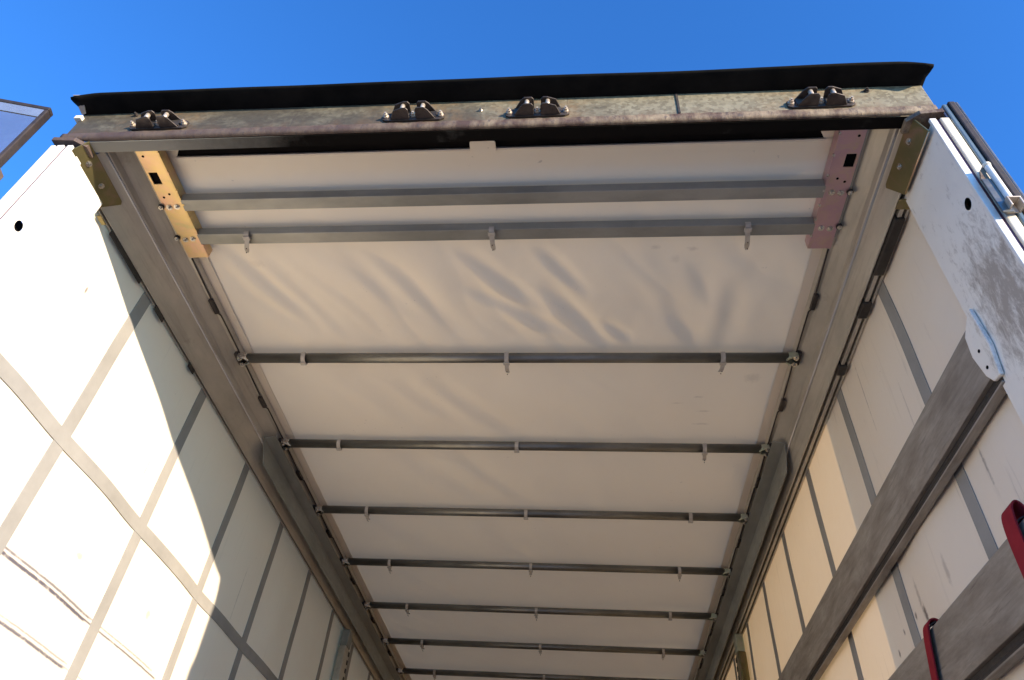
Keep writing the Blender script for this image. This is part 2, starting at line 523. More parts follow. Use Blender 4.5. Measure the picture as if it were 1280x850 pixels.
# rolled, weld-scarred lower lip (uneven along its length)
bm = bmesh.new()
N = 300
rings = []
for i in range(N + 1):
    x = -1.288 + i * (2.545 / N)
    wv = (mnoise.noise(Vector((x * 21, 3.1, 0))) * .0018 + mnoise.noise(Vector((x * 60, 9.1, 0))) * .0013)
    prof = [(0.0055, 3.657), (-0.003 - wv, 3.655), (-0.007 - wv, 3.648 + wv), (-0.0075 - wv, 3.632 + wv), (-0.004, 3.621 + wv * 1.5), (0.004, 3.618), (0.0055, 3.619)]
    rings.append([bm.verts.new((x, y, z)) for y, z in prof])
for a, b in zip(rings[:-1], rings[1:]):
    for k in range(len(a)):
        bm.faces.new((a[k], a[(k + 1) % len(a)], b[(k + 1) % len(a)], b[k]))
bm.faces.new(rings[0]); bm.faces.new(rings[-1][::-1])
obj('lip', bm, 'lip', H, smooth=True)
# underside of the header: grey at the left end, running to black along the rest
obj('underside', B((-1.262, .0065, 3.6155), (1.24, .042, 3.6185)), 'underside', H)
for s, x0, x1 in ((-1, -1.294, -1.195), (1, 1.262, 1.172)):
    bm = bmesh.new()
    xa, xb = x0, x1
    prism(bm, [(xa, -.016), (xa, .03), (xb, .05), (xb, .012), (xb - s * -.03, -.012)], 'z', 3.598, 3.6145)
    obj('corner_flange', bm, 'lip', H, bevel=.001)
bm = B((-1.296, -.012, 3.735), (-1.272, .012, 3.752))
obj('corner_chip', bm, 'cream', H, bevel=.002)
for x, z in ((-1.10, 3.757), (1.105, 3.75)):
    obj('screw', hexbolt(bmesh.new(), (x, -.0, z), (0, -1, 0), .006, .008), 'darksteel', H)
obj('screw', hexbolt(bmesh.new(), (0.0, -.0, 3.715), (0, -1, 0), .005, .006), 'chrome', H)
# seam in the face of the header
obj('face_seam', B((0.571, -.0035, 3.66), (0.577, .0, 3.772)), 'darksteel', H)
# added black plates: painted shade of the gap behind the header
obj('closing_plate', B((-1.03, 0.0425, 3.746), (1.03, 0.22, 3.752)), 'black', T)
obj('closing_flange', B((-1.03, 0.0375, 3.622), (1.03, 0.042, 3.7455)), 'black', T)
for s in (-1, 1):
    obj('closing_end', B((s * 1.0305, 0.0375, 3.746), (s * 1.272, 0.20, 3.752)), 'rail', T)

# --- rubber hood over the header
bm = bmesh.new()
rings = []
NH = 120
for i in range(NH + 1):
    t = i / NH
    tl = t * 2 - 1
    e = min(1.0, min(t, 1 - t) * 2.62 / 0.075) ** 0.7          # only the very ends droop
    dz = (1 - e) * -.020 + .003 * mnoise.noise(Vector((t * 8.0, 0, 5)))
    wy = .004 * mnoise.noise(Vector((t * 6, 7, 0)))
    prof = [(0.03, 3.776, 0), (-0.001, 3.774, 0), (-0.022, 3.7765, .35), (-0.046 + wy, 3.780 + dz * .7, .75), (-0.060 + wy, 3.782 + dz, 1), (-0.066 + wy, 3.786 + dz, 1),
            (-0.064 + wy, 3.792 + dz, .9), (-0.03, 3.806 + dz * .5, .5), (0.03, 3.811, .2)]
    ring = []
    for y, z, fl in prof:
        x = (-1.288 - .004 * fl) * (1 - t) + (1.266 + .006 * fl) * t
        ring.append(bm.verts.new((x, y, z)))
    rings.append(ring)
for a, b in zip(rings[:-1], rings[1:]):
    for k in range(len(a)):
        bm.faces.new((a[k], a[(k + 1) % len(a)], b[(k + 1) % len(a)], b[k]))
bm.faces.new(rings[0]); bm.faces.new(rings[-1][::-1])
hood = obj('rubber_hood', bm, 'rubber', T, smooth=True)
bm = bmesh.new()
lo = [bm.verts.new(v) for v in ((-1.291, -.0645, 3.7795), (-1.2885, -.003, 3.7690), (-1.274, -.006, 3.7705), (-1.268, -.030, 3.7735), (-1.262, -.0630, 3.7810))]
hi = [bm.verts.new((v.co.x, v.co.y, v.co.z + .002)) for v in lo]
for i in range(5):
    bm.faces.new((lo[i], lo[(i + 1) % 5], hi[(i + 1) % 5], hi[i]))
bm.faces.new(lo); bm.faces.new(hi[::-1])
obj('hood_end_lining', bm, 'rubberlining', hood)

# --- lock keepers (four pairs) on the header
def keeper_pair(x0, x1, s):
    w = x1 - x0
    base = obj('lock_keeper', prism(bmesh.new(), [(x0, 3.672), (x0 + .012, 3.664), (x1 - .012, 3.664), (x1, 3.672), (x1, 3.697), (x1 - .012, 3.706), (x0 + .012, 3.706), (x0, 3.697)], 'y', -.0065, -.0005), 'keeper', T, bevel=.001)
    m = (x0 + x1) / 2
    for side in (-1, 1):
        a, b = (m - .010, m - .068) if side < 0 else (m + .010, m + .068)
        ch = .020 if (side * s) > 0 else .030
        for z in (3.667, 3.7035):
            poly = [(a, -.006), (b, -.006), (b - side * (ch if side * s > 0 else .014), -.035), (b - side * (ch + .010), -.043), (a + side * .006, -.043), (a, -.036)]
            obj('cheek', prism(bmesh.new(), poly, 'z', z, z + .0045), 'keeper', base, bevel=.0015)
        bm = prism(bmesh.new(), [(a, -.0065), (b, -.0065), (b, -.011), (a, -.011)], 'z', 3.6720, 3.7030)
        obj('web', bm, 'darksteel', base)
        px = a + side * .020
        obj('pin', tube(bmesh.new(), [(px, -.031, 3.6718), (px, -.031, 3.7033)], .0068, 12), 'pin', base, smooth=True)
    for bx in (x0 + .010, x1 - .010, m):
        obj('bolt', hexbolt(bmesh.new(), (bx, -.0065, 3.685), (0, -1, 0), .0065, .010), 'pin', base)

for x0, x1, s in ((-1.085, -.900, 1), (-.290, -.105, 1), (.077, .262, -1), (.873, 1.055, -1)):
    keeper_pair(x0, x1, s)

# --- roof rails: slanted inner flange, ridge, hanging inner wall, curtain track
def foot(s):
    return (1.236, 3.566) if s < 0 else (1.206, 3.557)

def railpoly(s):
    fx, fz = foot(s)
    P = [(1.106, 3.745), (1.110, 3.703), (1.128, 3.702), (1.168, 3.670), (1.1705, 3.645), (1.1815, 3.637), (fx - .002, fz + .003), (fx, fz)]
    if s < 0:
        P += [(1.2385, fz), (1.2385, 3.60), (1.2455, 3.60), (1.2455, 3.564), (1.2525, 3.564)]
    else:
        P += [(1.2105, fz), (1.2125, 3.60), (1.222, 3.60), (1.222, 3.557), (1.2345, 3.557), (1.2345, 3.60), (1.2445, 3.60), (1.2445, 3.560), (1.2525, 3.560)]
    P += [(1.2525, 3.62), (1.272, 3.64), (1.272, 3.745)]
    return [(s * x, z) for x, z in P]

rails = []
for s in (-1, 1):
    bm = prism(bmesh.new(), railpoly(s), 'y', 0.0515, LEN)
    r = obj('roof_rail', bm, 'rail', T, bevel=.0012)
    rails.append(r)
    obj('rail_bead', tube(bmesh.new(), [(s * 1.1765, .0512, 3.6405), (s * 1.1765, LEN, 3.6405)], .0032, 8), 'bead', r, smooth=True)  # added bright bead stands in for the highlight along the ridge
    # track behind the rail's foot, its shade put into the dark colour
    fx, fz = foot(s)
    obj('curtain_track', B((s * (1.2387 if s < 0 else 1.2127), .06, 3.594), (s * 1.2443, LEN, 3.599)), 'groove', r)
    # corner gusset plate lying on the slanted face
    def onface(t, off):
        x, z = 1.1815 + (fx - 1.1815) * t, 3.637 + (fz - 3.637) * t
        nx, nz = -(3.637 - fz), -(fx - 1.1815)
        q = math.hypot(nx, nz)
        return s * (x + nx / q * off), z + nz / q * off
    bm = bmesh.new()
    te = 1.06 if s < 0 else 1.26
    pl = [(0.004, .24), (0.222, .26), (0.232, .34), (0.205, te), (0.004, te)]
    va, vb = [], []
    for y, t in pl:
        x, z = onface(t, .0008)
        va.append(bm.verts.new((x, y, z)))
        x, z = onface(t, .0050)
        vb.append(bm.verts.new((x, y, z)))
    n = len(pl)
    for i in range(n):
        bm.faces.new((va[i], va[(i + 1) % n], vb[(i + 1) % n], vb[i]))
    bm.faces.new(va); bm.faces.new(vb[::-1])
    gp = obj('gusset_plate', bm, 'olive', r, bevel=.001)
    xe, ze = onface(te, .0035)
    obj('gusset_edge', tube(bmesh.new(), [(xe, .006, ze), (xe, .203, ze)], .0024, 8), 'gold', gp, smooth=True)
    for y, t in ((0.065, .62), (0.145, .62)):
        x, z = onface(t, .0050)
        x2, z2 = onface(t, .0060)
        obj('gusset_bolt', hexbolt(bmesh.new(), (x, y, z), (x2 - x, 0, z2 - z), .007, .005), 'chrome', gp)
    bm = prism(bmesh.new(), [(0.226, 3.543), (0.262, 3.543), (0.262, 3.547), (0.226, 3.547)], 'x', s * (fx - .004), s * 1.248)
    obj('gusset_foot', bm, 'olive', gp, bevel=.001)
    # first curtain rollers sitting in the track
    for y0, L in ((0.30, .22), (0.64, .07), (0.95, .05)):
        obj('curtain_roller', B((s * (1.2135 if s > 0 else 1.2387), y0, 3.546), (s * 1.2445, y0 + L, 3.593)), 'groove', r, bevel=.004)
    # dark clips that hold the tension cord
    for k in range(7):
        y = .735 + .585 * k
        obj('cord_clip', B((s * 1.1115, y, 3.6895), (s * 1.1275, y + .072, 3.7045)), 'darksteel', r, bevel=.001)
    # galvanised guide channel under the rail from the second bow on
    bm = bmesh.new()
    P = [(1.112, 3.664), (1.163, 3.648), (1.1685, 3.556), (1.1635, 3.556), (1.1585, 3.6435), (1.111, 3.659)]
    P = [(s * x, z) for x, z in P]
    ys0 = [1.56, 1.55, 1.64, 1.64, 1.55, 1.56]
    va = [bm.verts.new((p[0], y, p[1])) for p, y in zip(P, ys0)]
    vb = [bm.verts.new((p[0], LEN - .1, p[1])) for p in P]
    n = len(P)
    for i in range(n):
        bm.faces.new((va[i], va[(i + 1) % n], vb[(i + 1) % n], vb[i]))
    bm.faces.new((va[0], va[1], va[4], va[5])); bm.faces.new((va[1], va[2], va[3], va[4]))
    bm.faces.new(vb)
    obj('guide_channel', bm, 'guide', T, bevel=.001)

# --- rear corner posts
for s in (-1, 1):
    xi, xo = 1.222, 1.2515
    # the inner face carries a rope hole: two stacked plates leave it open
    bm = bmesh.new()
    hy, hz, hr = (0.039, 3.259, 0.0135) if s > 0 else (0.022 + .012, 3.238, 0.0135)
    y0, y1, z0, z1 = 0.004, (0.232 if s > 0 else 0.196), 1.21, 3.566
    outer = [(y0, z0), (y1, z0), (y1, z1), (y0, z1)]
    # plate with a real round hole (bridge polygon ring by fan)
    n = 24
    ring = [(hy + hr * math.cos(2 * math.pi * k / n), hz + 1.35 * hr * math.sin(2 * math.pi * k / n)) for k in range(n)]
    bx0, bx1, bz0, bz1 = y0, min(hy + .05, y1), hz - .05, hz + .05
    sq = []
    for k in range(n):
        c, d = math.cos(2 * math.pi * k / n), math.sin(2 * math.pi * k / n)
        m = max(abs(c), abs(d))
        c, d = c / m, d / m
        yy = hy + (c * (bx1 - hy) if c > 0 else c * (hy - bx0))
        sq.append((yy, hz + d * .05))
    def face(pts):
        bm.faces.new([bm.verts.new((s * xi, a, b)) for a, b in pts])
    for k in range(n):
        face([ring[k], sq[k], sq[(k + 1) % n], ring[(k + 1) % n]])
    face([(bx1, bz0), (y1, bz0), (y1, bz1), (bx1, bz1)])
    face([(y0, z0), (y1, z0), (y1, bz0), (y0, bz0)])
    face([(y0, bz1), (y1, bz1), (y1, z1), (y0, z1)])
    # returns
    for (pa, pb) in (((y1, z0), (y1, z1)), ((y0, z0), (y0, z1)), ((y0, z1), (y1, z1))):
        bm.faces.new([bm.verts.new(v) for v in ((s * xi, *pa), (s * xi, *pb), (s * xo, *pb), (s * xo, *pa))])
    bmesh.ops.remove_doubles(bm, verts=bm.verts[:], dist=1e-5)
    post = obj('corner_post', bm, 'post', T)
    obj('hole_back', B((s * 1.246, hy - .03, hz - .04), (s * 1.249, hy + .03, hz + .04)), 'black', post)
    # rear edge: bright fold, plum gasket, cream seal strip
    obj('edge_fold', B((s * 1.2205, -.006, 1.2), (s * 1.2375, .0035, 3.582)), 'white_alu', post, bevel=.0015)
    obj('edge_gasket', B((s * 1.238, -.002, 1.2), (s * 1.2465, .003, 3.580)), 'purple', post)
    obj('edge_seal', B((s * 1.247, -.008, 1.2), (s * 1.270, .0035, 3.582)), 'cream' if s > 0 else 'white_alu', post, bevel=.003)
    obj('edge_backing', B((s * 1.2705, -.002, 1.2), (s * 1.277, .004, 3.582)), 'dooralu' if s > 0 else 'purple', post)
    if s < 0:
        obj('edge_trim', B((s * 1.2775, -.006, 1.2), (s * 1.292, .004, 3.584)), 'white_alu', post, bevel=.002)
    # pocket that takes the side boards
    poly = [(0.196, 3.060), (0.226, 3.046), (0.258, 3.022), (0.266, 2.965), (0.252, 2.895), (0.236, 2.866), (0.206, 2.862), (0.190, 2.94)]
    if s < 0:
        poly = [(y - .058, z) for y, z in poly]
    pk = obj('board_pocket', prism(bmesh.new(), poly, 'x', s * 1.210, s * 1.2205), 'post', post, bevel=.003)
    for y, z in ((.232, 2.955), (.232, 2.905)) if s > 0 else ((.174, 2.955), (.174, 2.905)):
        obj('pocket_hole', tube(bmesh.new(), [(s * 1.2088, y, z), (s * 1.2105, y, z)], .0045, 10), 'black', post)
    # little white seal tab by the gusset
    obj('seal_tab', B((s * 1.2225, 0.028, 3.567), (s * 1.2345, 0.055, 3.575)), 'cream' if s > 0 else 'white_alu', post, bevel=.002)

# --- rear doors, swung open
def door(hx, hy, ang, length, name_label, th=.045, z1=3.69):
    """slab from the hinge edge (hx,hy) running along direction ang; local u along the door, w through it"""
    R = Matrix.Translation((hx, hy, 0)) @ Matrix.Rotation(ang, 4, 'Z')
    def part(lo, hi):
        b = B(lo, hi)
        b.transform(R)
        return b
    z0 = 1.02
    slab = part((.012, .004, z0 + .01), (length - .012, th - .004, z1 - .01))
    d = obj('rear_door', slab, 'wallwhite', T, label=name_label)
    return d, part, length, z0, z1, th

# left door: swung about 195 degrees, its polished inner face towards the camera
L = 1.22
dirv = Vector((-.155, -.038, 0)).normalized()
ang = math.atan2(dirv.y, dirv.x)
d, part, L, z0, z1, th = door(-1.318, -.044, ang, L, 'open rear door with polished inner face', .026)
# with this rotation +w (local y) points towards the camera side (-Y world)
obj('door_gasket', part((0.0, .003, z1 - .015), (L, th + .004, z1)), 'gasket', d, bevel=.003)
obj('door_gasket', part((0.0, .003, z0), (.013, th + .004, z1 - .0155)), 'gasket', d, bevel=.003)
obj('door_gasket', part((L - .018, .003, z0), (L, th + .008, z1 - .0185)), 'gasket', d, bevel=.003)
obj('door_gasket', part((.0185, .003, z0), (L - .0185, th + .008, z0 + .018)), 'gasket', d, bevel=.003)
obj('door_panel', part((.0135, th - .0035, z0 + .02), (L - .019, th + .001, z1 - .0600)), 'doorpanel', d)
obj('panel_seam', part((.0135, th - .0035, z1 - .0596), (L - .019, th + .0022, z1 - .0566)), 'gasket', d)
obj('door_rail', part((.0135, th - .0035, z1 - .0562), (L - .019, th + .0018, z1 - .0155)), 'doorrail', d, bevel=.001)
obj('hinge', part((-.030, .006, 3.27), (.03, th + .016, 3.36)), 'lip', d, bevel=.004)
obj('hinge', part((-.030, .006, 2.2), (.03, th + .016, 2.29)), 'lip', d, bevel=.004)

# right door: folded right round against the trailer's side
ang = math.radians(90)
d, part, L, z0, z1, th = door(1.313, -.006, ang, 1.275, 'open rear door folded back against the trailer side', .040, 3.652)
# local u -> +Y, local w -> -X
obj('door_profile', part((-.004, .0262, z0), (.0115, .0405, z1 - .004)), 'dooralu', d, bevel=.004)
obj('door_bead', part((.0, .0408, z0), (.011, .0480, z1 - .016)), 'beadblue', d, bevel=.002)
obj('door_gasket', part((-.009, .0068, z0), (.011, .0258, z1 + .002)), 'gasket', d, bevel=.004)
obj('door_trim', part((-.007, -.0005, z0), (.011, .0064, z1)), 'bow', d, bevel=.002)
obj('door_profile', part((1.2635, .001, z0), (1.277, .039, z1)), 'dooralu', d, bevel=.004)
# hinges with their bright pin housings
for zc in (3.20, 2.05):
    obj('hinge', B((1.233, -.0245, zc - .058), (1.2575, -.0200, zc + .070)), 'bow', d, bevel=.001)
    obj('hinge_pin', tube(bmesh.new(), [(1.2625, -.0265, zc - .018), (1.2625, -.0265, zc + .116)], .0078, 16), 'white_alu', d, bevel=.0015)
    obj('hinge_hook', prism(bmesh.new(), [(1.233, zc + .0705), (1.2545, zc + .0705), (1.2545, zc + .098), (1.2705, zc + .117), (1.2705, zc + .126), (1.256, zc + .126), (1.243, zc + .106)], 'y', -.0225, -.0175), 'lip', d, bevel=.001)
    obj('hinge_cap', tube(bmesh.new(), [(1.2625, -.0265, zc + .1165), (1.2625, -.0265, zc + .126)], .0092, 16), 'cream', d, bevel=.0015)
    bm = B((1.249, -.038, zc - .050), (1.253, -.012, zc - .0185))
    box(bm, (1.2535, -.038, zc - .0225), (1.279, -.012, zc - .0185))
    box(bm, (1.275, -.038, zc - .050), (1.279, -.012, zc - .023))
    box(bm, (1.2535, -.016, zc - .050), (1.2745, -.012, zc - .023))
    obj('hinge_socket', bm, 'pin', d, bevel=.001)

# ================================================================== roof tarpaulin
RT_ = thing('roof_tarpaulin', 'creased white roof tarpaulin stretched under open sky across the trailer', 'tarpaulin', (0, 6.6, 3.735))
FOLDS = [(-.119, .574, .13, .841, .030, .9), (-.109, .751, .212, .963, .028, .8), (.143, .553, .30, .756, .026, .7), (.165, .754, .366, 1.012, .030, 1.0),
         (.375, .918, .475, 1.012, .022, .7), (.515, .573, .646, .746, .040, .5), (.68, .588, .734, .817, .045, .4), (.83, .708, .823, 1.029, .042, .75),
         (.88, .592, .907, .696, .04, .3), (-.981, .554, -.777, .908, .03, .7), (-.872, .594, -.662, .977, .03, .55), (-.56, .562, -.351, .889, .04, .55),
         (-.346, 1.269, -.032, 1.643, .045, .6), (-.547, 1.223, -.308, 1.497, .05, .5), (-.319, 1.803, -.015, 2.204, .05, .45), (-.588, 1.816, -.236, 2.204, .06, .4),
         (-.91, 2.35, -.491, 2.828, .07, .35), (-.258, 2.408, -.07, 2.853, .07, .35), (-.45, .58, -.20, .95, .035, .5), (.60, .82, .72, 1.02, .03, .5), (-.75, 1.15, -.5, 1.5, .06, .35)]

def roof_dz(x, y):
    z = 0.0
    for (ax, ay, bx, by, w, a) in FOLDS:
        w *= 1.3
        dx, dy = bx - ax, by - ay
        L2 = dx * dx + dy * dy
        t = ((x - ax) * dx + (y - ay) * dy) / L2
        if t < -.35 or t > 1.35:
            continue
        Ln = math.sqrt(L2)
        dd = ((x - ax) * dy - (y - ay) * dx) / Ln
        if abs(dd) > 3.2 * w:
            continue
        tp = max(0.0, 1 - abs(2 * t - 1) ** 2.2 / 1.9)
        q = dd / w
        z += a * .0095 * tp * (q * math.exp(-q * q) * 1.6 + .4 * math.exp(-q * q * 1.5))
    u, v = x * .55 + y * .83, x * .83 - y * .55
    reg = math.exp(-((y - .80) / .28) ** 2) * 1.0 + .35
    n1 = mnoise.noise(Vector((v * 7.0 + .6 * mnoise.noise(Vector((x * 2, y * 2, 3))), u * 1.7, 2.2)))
    n2 = mnoise.noise(Vector((v * 15.0, u * 3.2, 7.7)))
    z += reg * (.0032 * (1 - 2.2 * abs(n1)) + .0014 * n2)
    # the sheet sags a little between the bows
    if y > 1.06:
        z -= .006 * math.sin(math.pi * ((y - 1.065) / .594 % 1.0)) ** 2
    z += .0025 * mnoise.noise(Vector((x * 2.1, y * 2.6, 1.7))) + .0012 * mnoise.noise(Vector((x * 6, y * 7, 4.2)))
    return z

bm = bmesh.new()
NX, DY = 216, .0135
ys = [.140 + DY * k for k in range(int(5.2 / DY))]
y = ys[-1]
while y < LEN:
    y += .25
    ys.append(min(y, LEN))
rows = []
for y in ys:
    pin = min(1.0, max(0.0, (y - .16) / .25)) if y < .46 else 1.0
    row = []
    for i in range(NX + 1):
        x = -1.108 + i * 2.216 / NX
        edge = min(1.0, (1.108 - abs(x)) / .10)
        row.append(bm.verts.new((x, y, 3.737 + roof_dz(x, y) * pin * edge)))
    rows.append(row)
for a, b in zip(rows[:-1], rows[1:]):
    for i in range(NX):
        bm.faces.new((a[i], a[i + 1], b[i + 1], b[i]))
sheet = obj('sheet', bm, 'roof', RT_, smooth=True)
for s in (-1, 1):
    bm = bmesh.new()
    n = 260
    pr = None
    for k in range(n + 1):
        y = .055 + (LEN - .1) * (k / n)
        x_in = 1.074 + .002 * mnoise.noise(Vector((y * 3, s, 0)))
        vs = [bm.verts.new((s * 1.112, y, 3.728)), bm.verts.new((s * x_in, y, 3.7305)), bm.verts.new((s * x_in, y, 3.7325)), bm.verts.new((s * 1.112, y, 3.7300))]
        if pr:
            for i in range(4):
                bm.faces.new((pr[i], pr[(i + 1) % 4], vs[(i + 1) % 4], vs[i]))
        pr = vs
    obj('edge_band', bm, 'roofband', RT_)
    # side wings of the sheet that run on to the header
    bm = prism(bmesh.new(), [(s * 1.06, .054), (s * .985, .054), (s * .985, .085), (s * 1.02, .142), (s * 1.10, .142), (s * 1.10, .054)], 'z', 3.740, 3.743)
    obj('sheet_wing', bm, 'roof', RT_)
    # tension cord with a jog at every clip
    pts = []
    y = .56
    for k in range(7):
        yc = .735 + .585 * k
        pts += [(s * 1.1130, yc - .20, 3.7000), (s * 1.1150, yc - .10, 3.6990), (s * 1.1165, yc - .002, 3.698), (s * 1.1165, yc + .074, 3.697), (s * 1.1110, yc + .088, 3.6990), (s * 1.1115, yc + .13, 3.7000)]
    obj('tension_cord', tube(bmesh.new(), pts, .0032, 6), 'darksteel', RT_, smooth=True)
obj('hem', B((-1.02, .1385, 3.7335), (1.02, .146, 3.7425)), 'roofband', RT_, bevel=.002)
obj('pull_tab', prism(bmesh.new(), [(-.050, .150), (-.049, .114), (-.044, .109), (.026, .109), (.031, .114), (.032, .150)], 'z', 3.728, 3.7325), 'roof', RT_)

# ================================================================== rear roof carriage: two plates, two flat bars
RC = thing('roof_carriage', 'rear roof carriage of two flat grey crossbars between yellow and pink zinc side plates', 'carriage', (0, .3, 3.69))
def slide_plate(s, mat):
    x0, x1 = 1.045, 1.116
    y0, y1 = .060, .522
    # plate with a stepped square window: four pieces welded in one mesh
    bm = bmesh.new()
    wy0, wy1, wx0, wx1 = .165, .210, 1.078, 1.108
    def q(a, b, c, d_):
        box(bm, (min(s * a, s * b), c, 3.6900), (max(s * a, s * b), d_, 3.6935))
    q(x0, x1, y0, wy0); q(x0, x1, wy1, y1); q(x0, wx0, wy0, wy1); q(wx1, x1, wy0, wy1)
    bmesh.ops.remove_doubles(bm, verts=bm.verts[:], dist=1e-5)
    # upturned inner flange
    box(bm, (min(s * 1.0415, s * 1.0449), y0, 3.6905), (max(s * 1.0415, s * 1.0449), y1, 3.732))
    p = obj('slide_plate', bm, mat, RC)
    obj('window_shade', B((s * 1.074, .155, 3.7005), (s * 1.112, .220, 3.703)), 'black', p)
    for bx, by in ((1.066, .300), (1.094, .302), (1.066, .437), (1.094, .440)):
        obj('bolt', hexbolt(bmesh.new(), (s * bx, by, 3.690), (0, 0, -1), .0075, .007), 'chrome', p)
    for hx, hy in ((1.098, .105), (1.096, .262), (1.072, .250)):
        obj('drill_hole', tube(bmesh.new(), [(s * hx, hy, 3.6892), (s * hx, hy, 3.6905)], .0042, 10), 'black', p)
    for y in (.092, .165, .235, .290, .345, .40, .465):
        obj('edge_rivet', B((s * 1.0385, y, 3.689), (s * 1.046, y + .008, 3.696)), 'chrome' if s > 0 else mat, p, bevel=.001)
    # rollers beside the plate
    obj('side_flange', prism(bmesh.new(), [(s * 1.1165, 3.6895), (s * 1.1195, 3.6895), (s * 1.1195, 3.735), (s * 1.1165, 3.735)], 'y', y0, .475), 'guide' if s > 0 else 'rail', p)
    for by in (.298, .430):
        obj('roller', tube(bmesh.new(), [(s * 1.120, by, 3.692), (s * 1.120, by, 3.682)], .010, 14), 'darksteel', p)
        obj('bolt', hexbolt(bmesh.new(), (s * 1.120, by, 3.682), (0, 0, -1), .006, .005), 'chrome', p)
slide_plate(-1, 'gold')
slide_plate(1, 'pink')
def crossbar(y0):
    # folded flat bar: a wide face underneath, an inclined rear flange
    bm = prism(bmesh.new(), [(y0 + .052, 3.690), (y0 + .052, 3.7145), (y0 + .046, 3.7145), (y0 + .044, 3.700), (y0 + .012, 3.700), (y0 + .004, 3.714), (y0 - .002, 3.714), (y0 + .008, 3.690)], 'x', -1.046, 1.046)
    return obj('crossbar', bm, 'bar', RC, bevel=.0015)
crossbar(.268)
crossbar(.412)

def tie(parent, x, y, hang, lean, r):
    """plastic strap buckled round a bow with a punched tail"""
    bm = bmesh.new()
    pts = []
    for k in range(11):
        a = math.radians(-20 + k * 22)
        pts.append((x, y + math.cos(a) * (r + .002), 3.692 - math.sin(a) * (r + .002)))
    ribbon(bm, pts, (1, 0, 0), .017, .003)
    t = obj('tie_strap', bm, 'tie', parent)
    bm = B((x - .012, y - .004, 3.692 - r - .008), (x + .012, y + .012, 3.692 - r - .003))
    obj('buckle', bm, 'tie', t, bevel=.001)
    if hang > 0:
        bm = bmesh.new()
        pts = [(x + lean * k / 6 * hang, y + .012 + hang * .9 * k / 6, 3.692 - r - .007 - .010 * math.sin(k / 6 * 3.1) + hang * .25 * k / 6) for k in range(7)]
        ribbon(bm, pts, (1, 0, 0), [.016, .016, .016, .016, .016, .013, .004], .0022)
        obj('tail', bm, 'tie', t)
    for k in range(2 if hang > 0 else 0):
        obj('punch_hole', tube(bmesh.new(), [(x + lean * hang * .3 * (k + 1), y + .018 + hang * .27 * (k + 1), 3.692 - r - .0205 + .003 * k), (x + lean * hang * .3 * (k + 1), y + .018 + hang * .27 * (k + 1), 3.692 - r - .018 + .003 * k)], .002, 8), 'darksteel', t)

for (x, hang, lean) in ((-.862, .075, -.35), (-.005, .085, 0.0), (.833, .105, .12)):
    tie(RC, x, .425, hang, lean, .010)

# ================================================================== sliding roof bows
ORD = ['first', 'second', 'third', 'fourth', 'fifth', 'sixth', 'seventh', 'eighth', 'ninth']
YB = [1.065, 1.665, 2.260, 2.848, 3.448, 4.040, 4.628, 5.222]
def make_bow(y, parent):
    bm = tube(bmesh.new(), [(-1.085, y, 3.695), (1.085, y, 3.695)], .0205, 16)
    obj('tube', bm, 'bow', parent, smooth=True)
    for s in (-1, 1):
        bm = bmesh.new()
        ribbon(bm, [(s * 1.075, y - .006, 3.688), (s * 1.090, y - .018, 3.690), (s * 1.118, y - .026, 3.692)], (0, 0, 1), .028, .007)
        ribbon(bm, [(s * 1.075, y + .006, 3.688), (s * 1.090, y + .018, 3.690), (s * 1.118, y + .026, 3.692)], (0, 0, 1), .028, .007)
        f = obj('end_fork', bm, 'zincgreen' if s > 0 else 'chrome', parent, bevel=.001)
        for dy in (-.018, .018):
            obj('fork_bolt', hexbolt(bmesh.new(), (s * 1.109, y + dy, 3.678), (0, 0, -1), .008, .008), 'chrome', f)
        bm = B((s * 1.116, y - .034, 3.684), (s * 1.131, y + .034, 3.704))
        obj('end_block', bm, 'darksteel', parent, bevel=.002)

for i, y in enumerate(YB):
    o = thing('roof_bow', '%s round steel roof bow counted inwards from the rear roof carriage' % ORD[i], 'roof bow', (0, y, 3.69), 'round steel bows under the roof tarpaulin')
    make_bow(y, o)
    o.rotation_euler = (0, 0, random.uniform(-.0022, .0022))
    tails = {0: (0, .07, .06), 1: (0, 0, .07), 2: (.05, 0, .0), 3: (.07, .05, .06), 4: (.07, .07, 0), 5: (.08, .05, .05), 6: (.06, .06, .06), 7: (.05, .05, .05)}[i]
    for j, x in enumerate((-.836, 0.0, .838)):
        tie(o, x + random.uniform(-.004, .004), y - .004, tails[j], random.uniform(-.12, .12), .0225)

# ================================================================== side curtains
def cdx(y, z):
    d = .0065 * mnoise.noise(Vector((3.3, y * 1.1, z * 1.3))) + .0035 * mnoise.noise(Vector((8.3, y * 4.0, z * 2.2)))
    # slight pull towards each sewn strap
    k = (y - .60) / .53
    d += .0030 * math.cos(2 * math.pi * k)
    f = min(1.0, max(0.0, (3.60 - z) / .30)) * min(1.0, max(0.0, (y - .15) / .2))
    return d * f

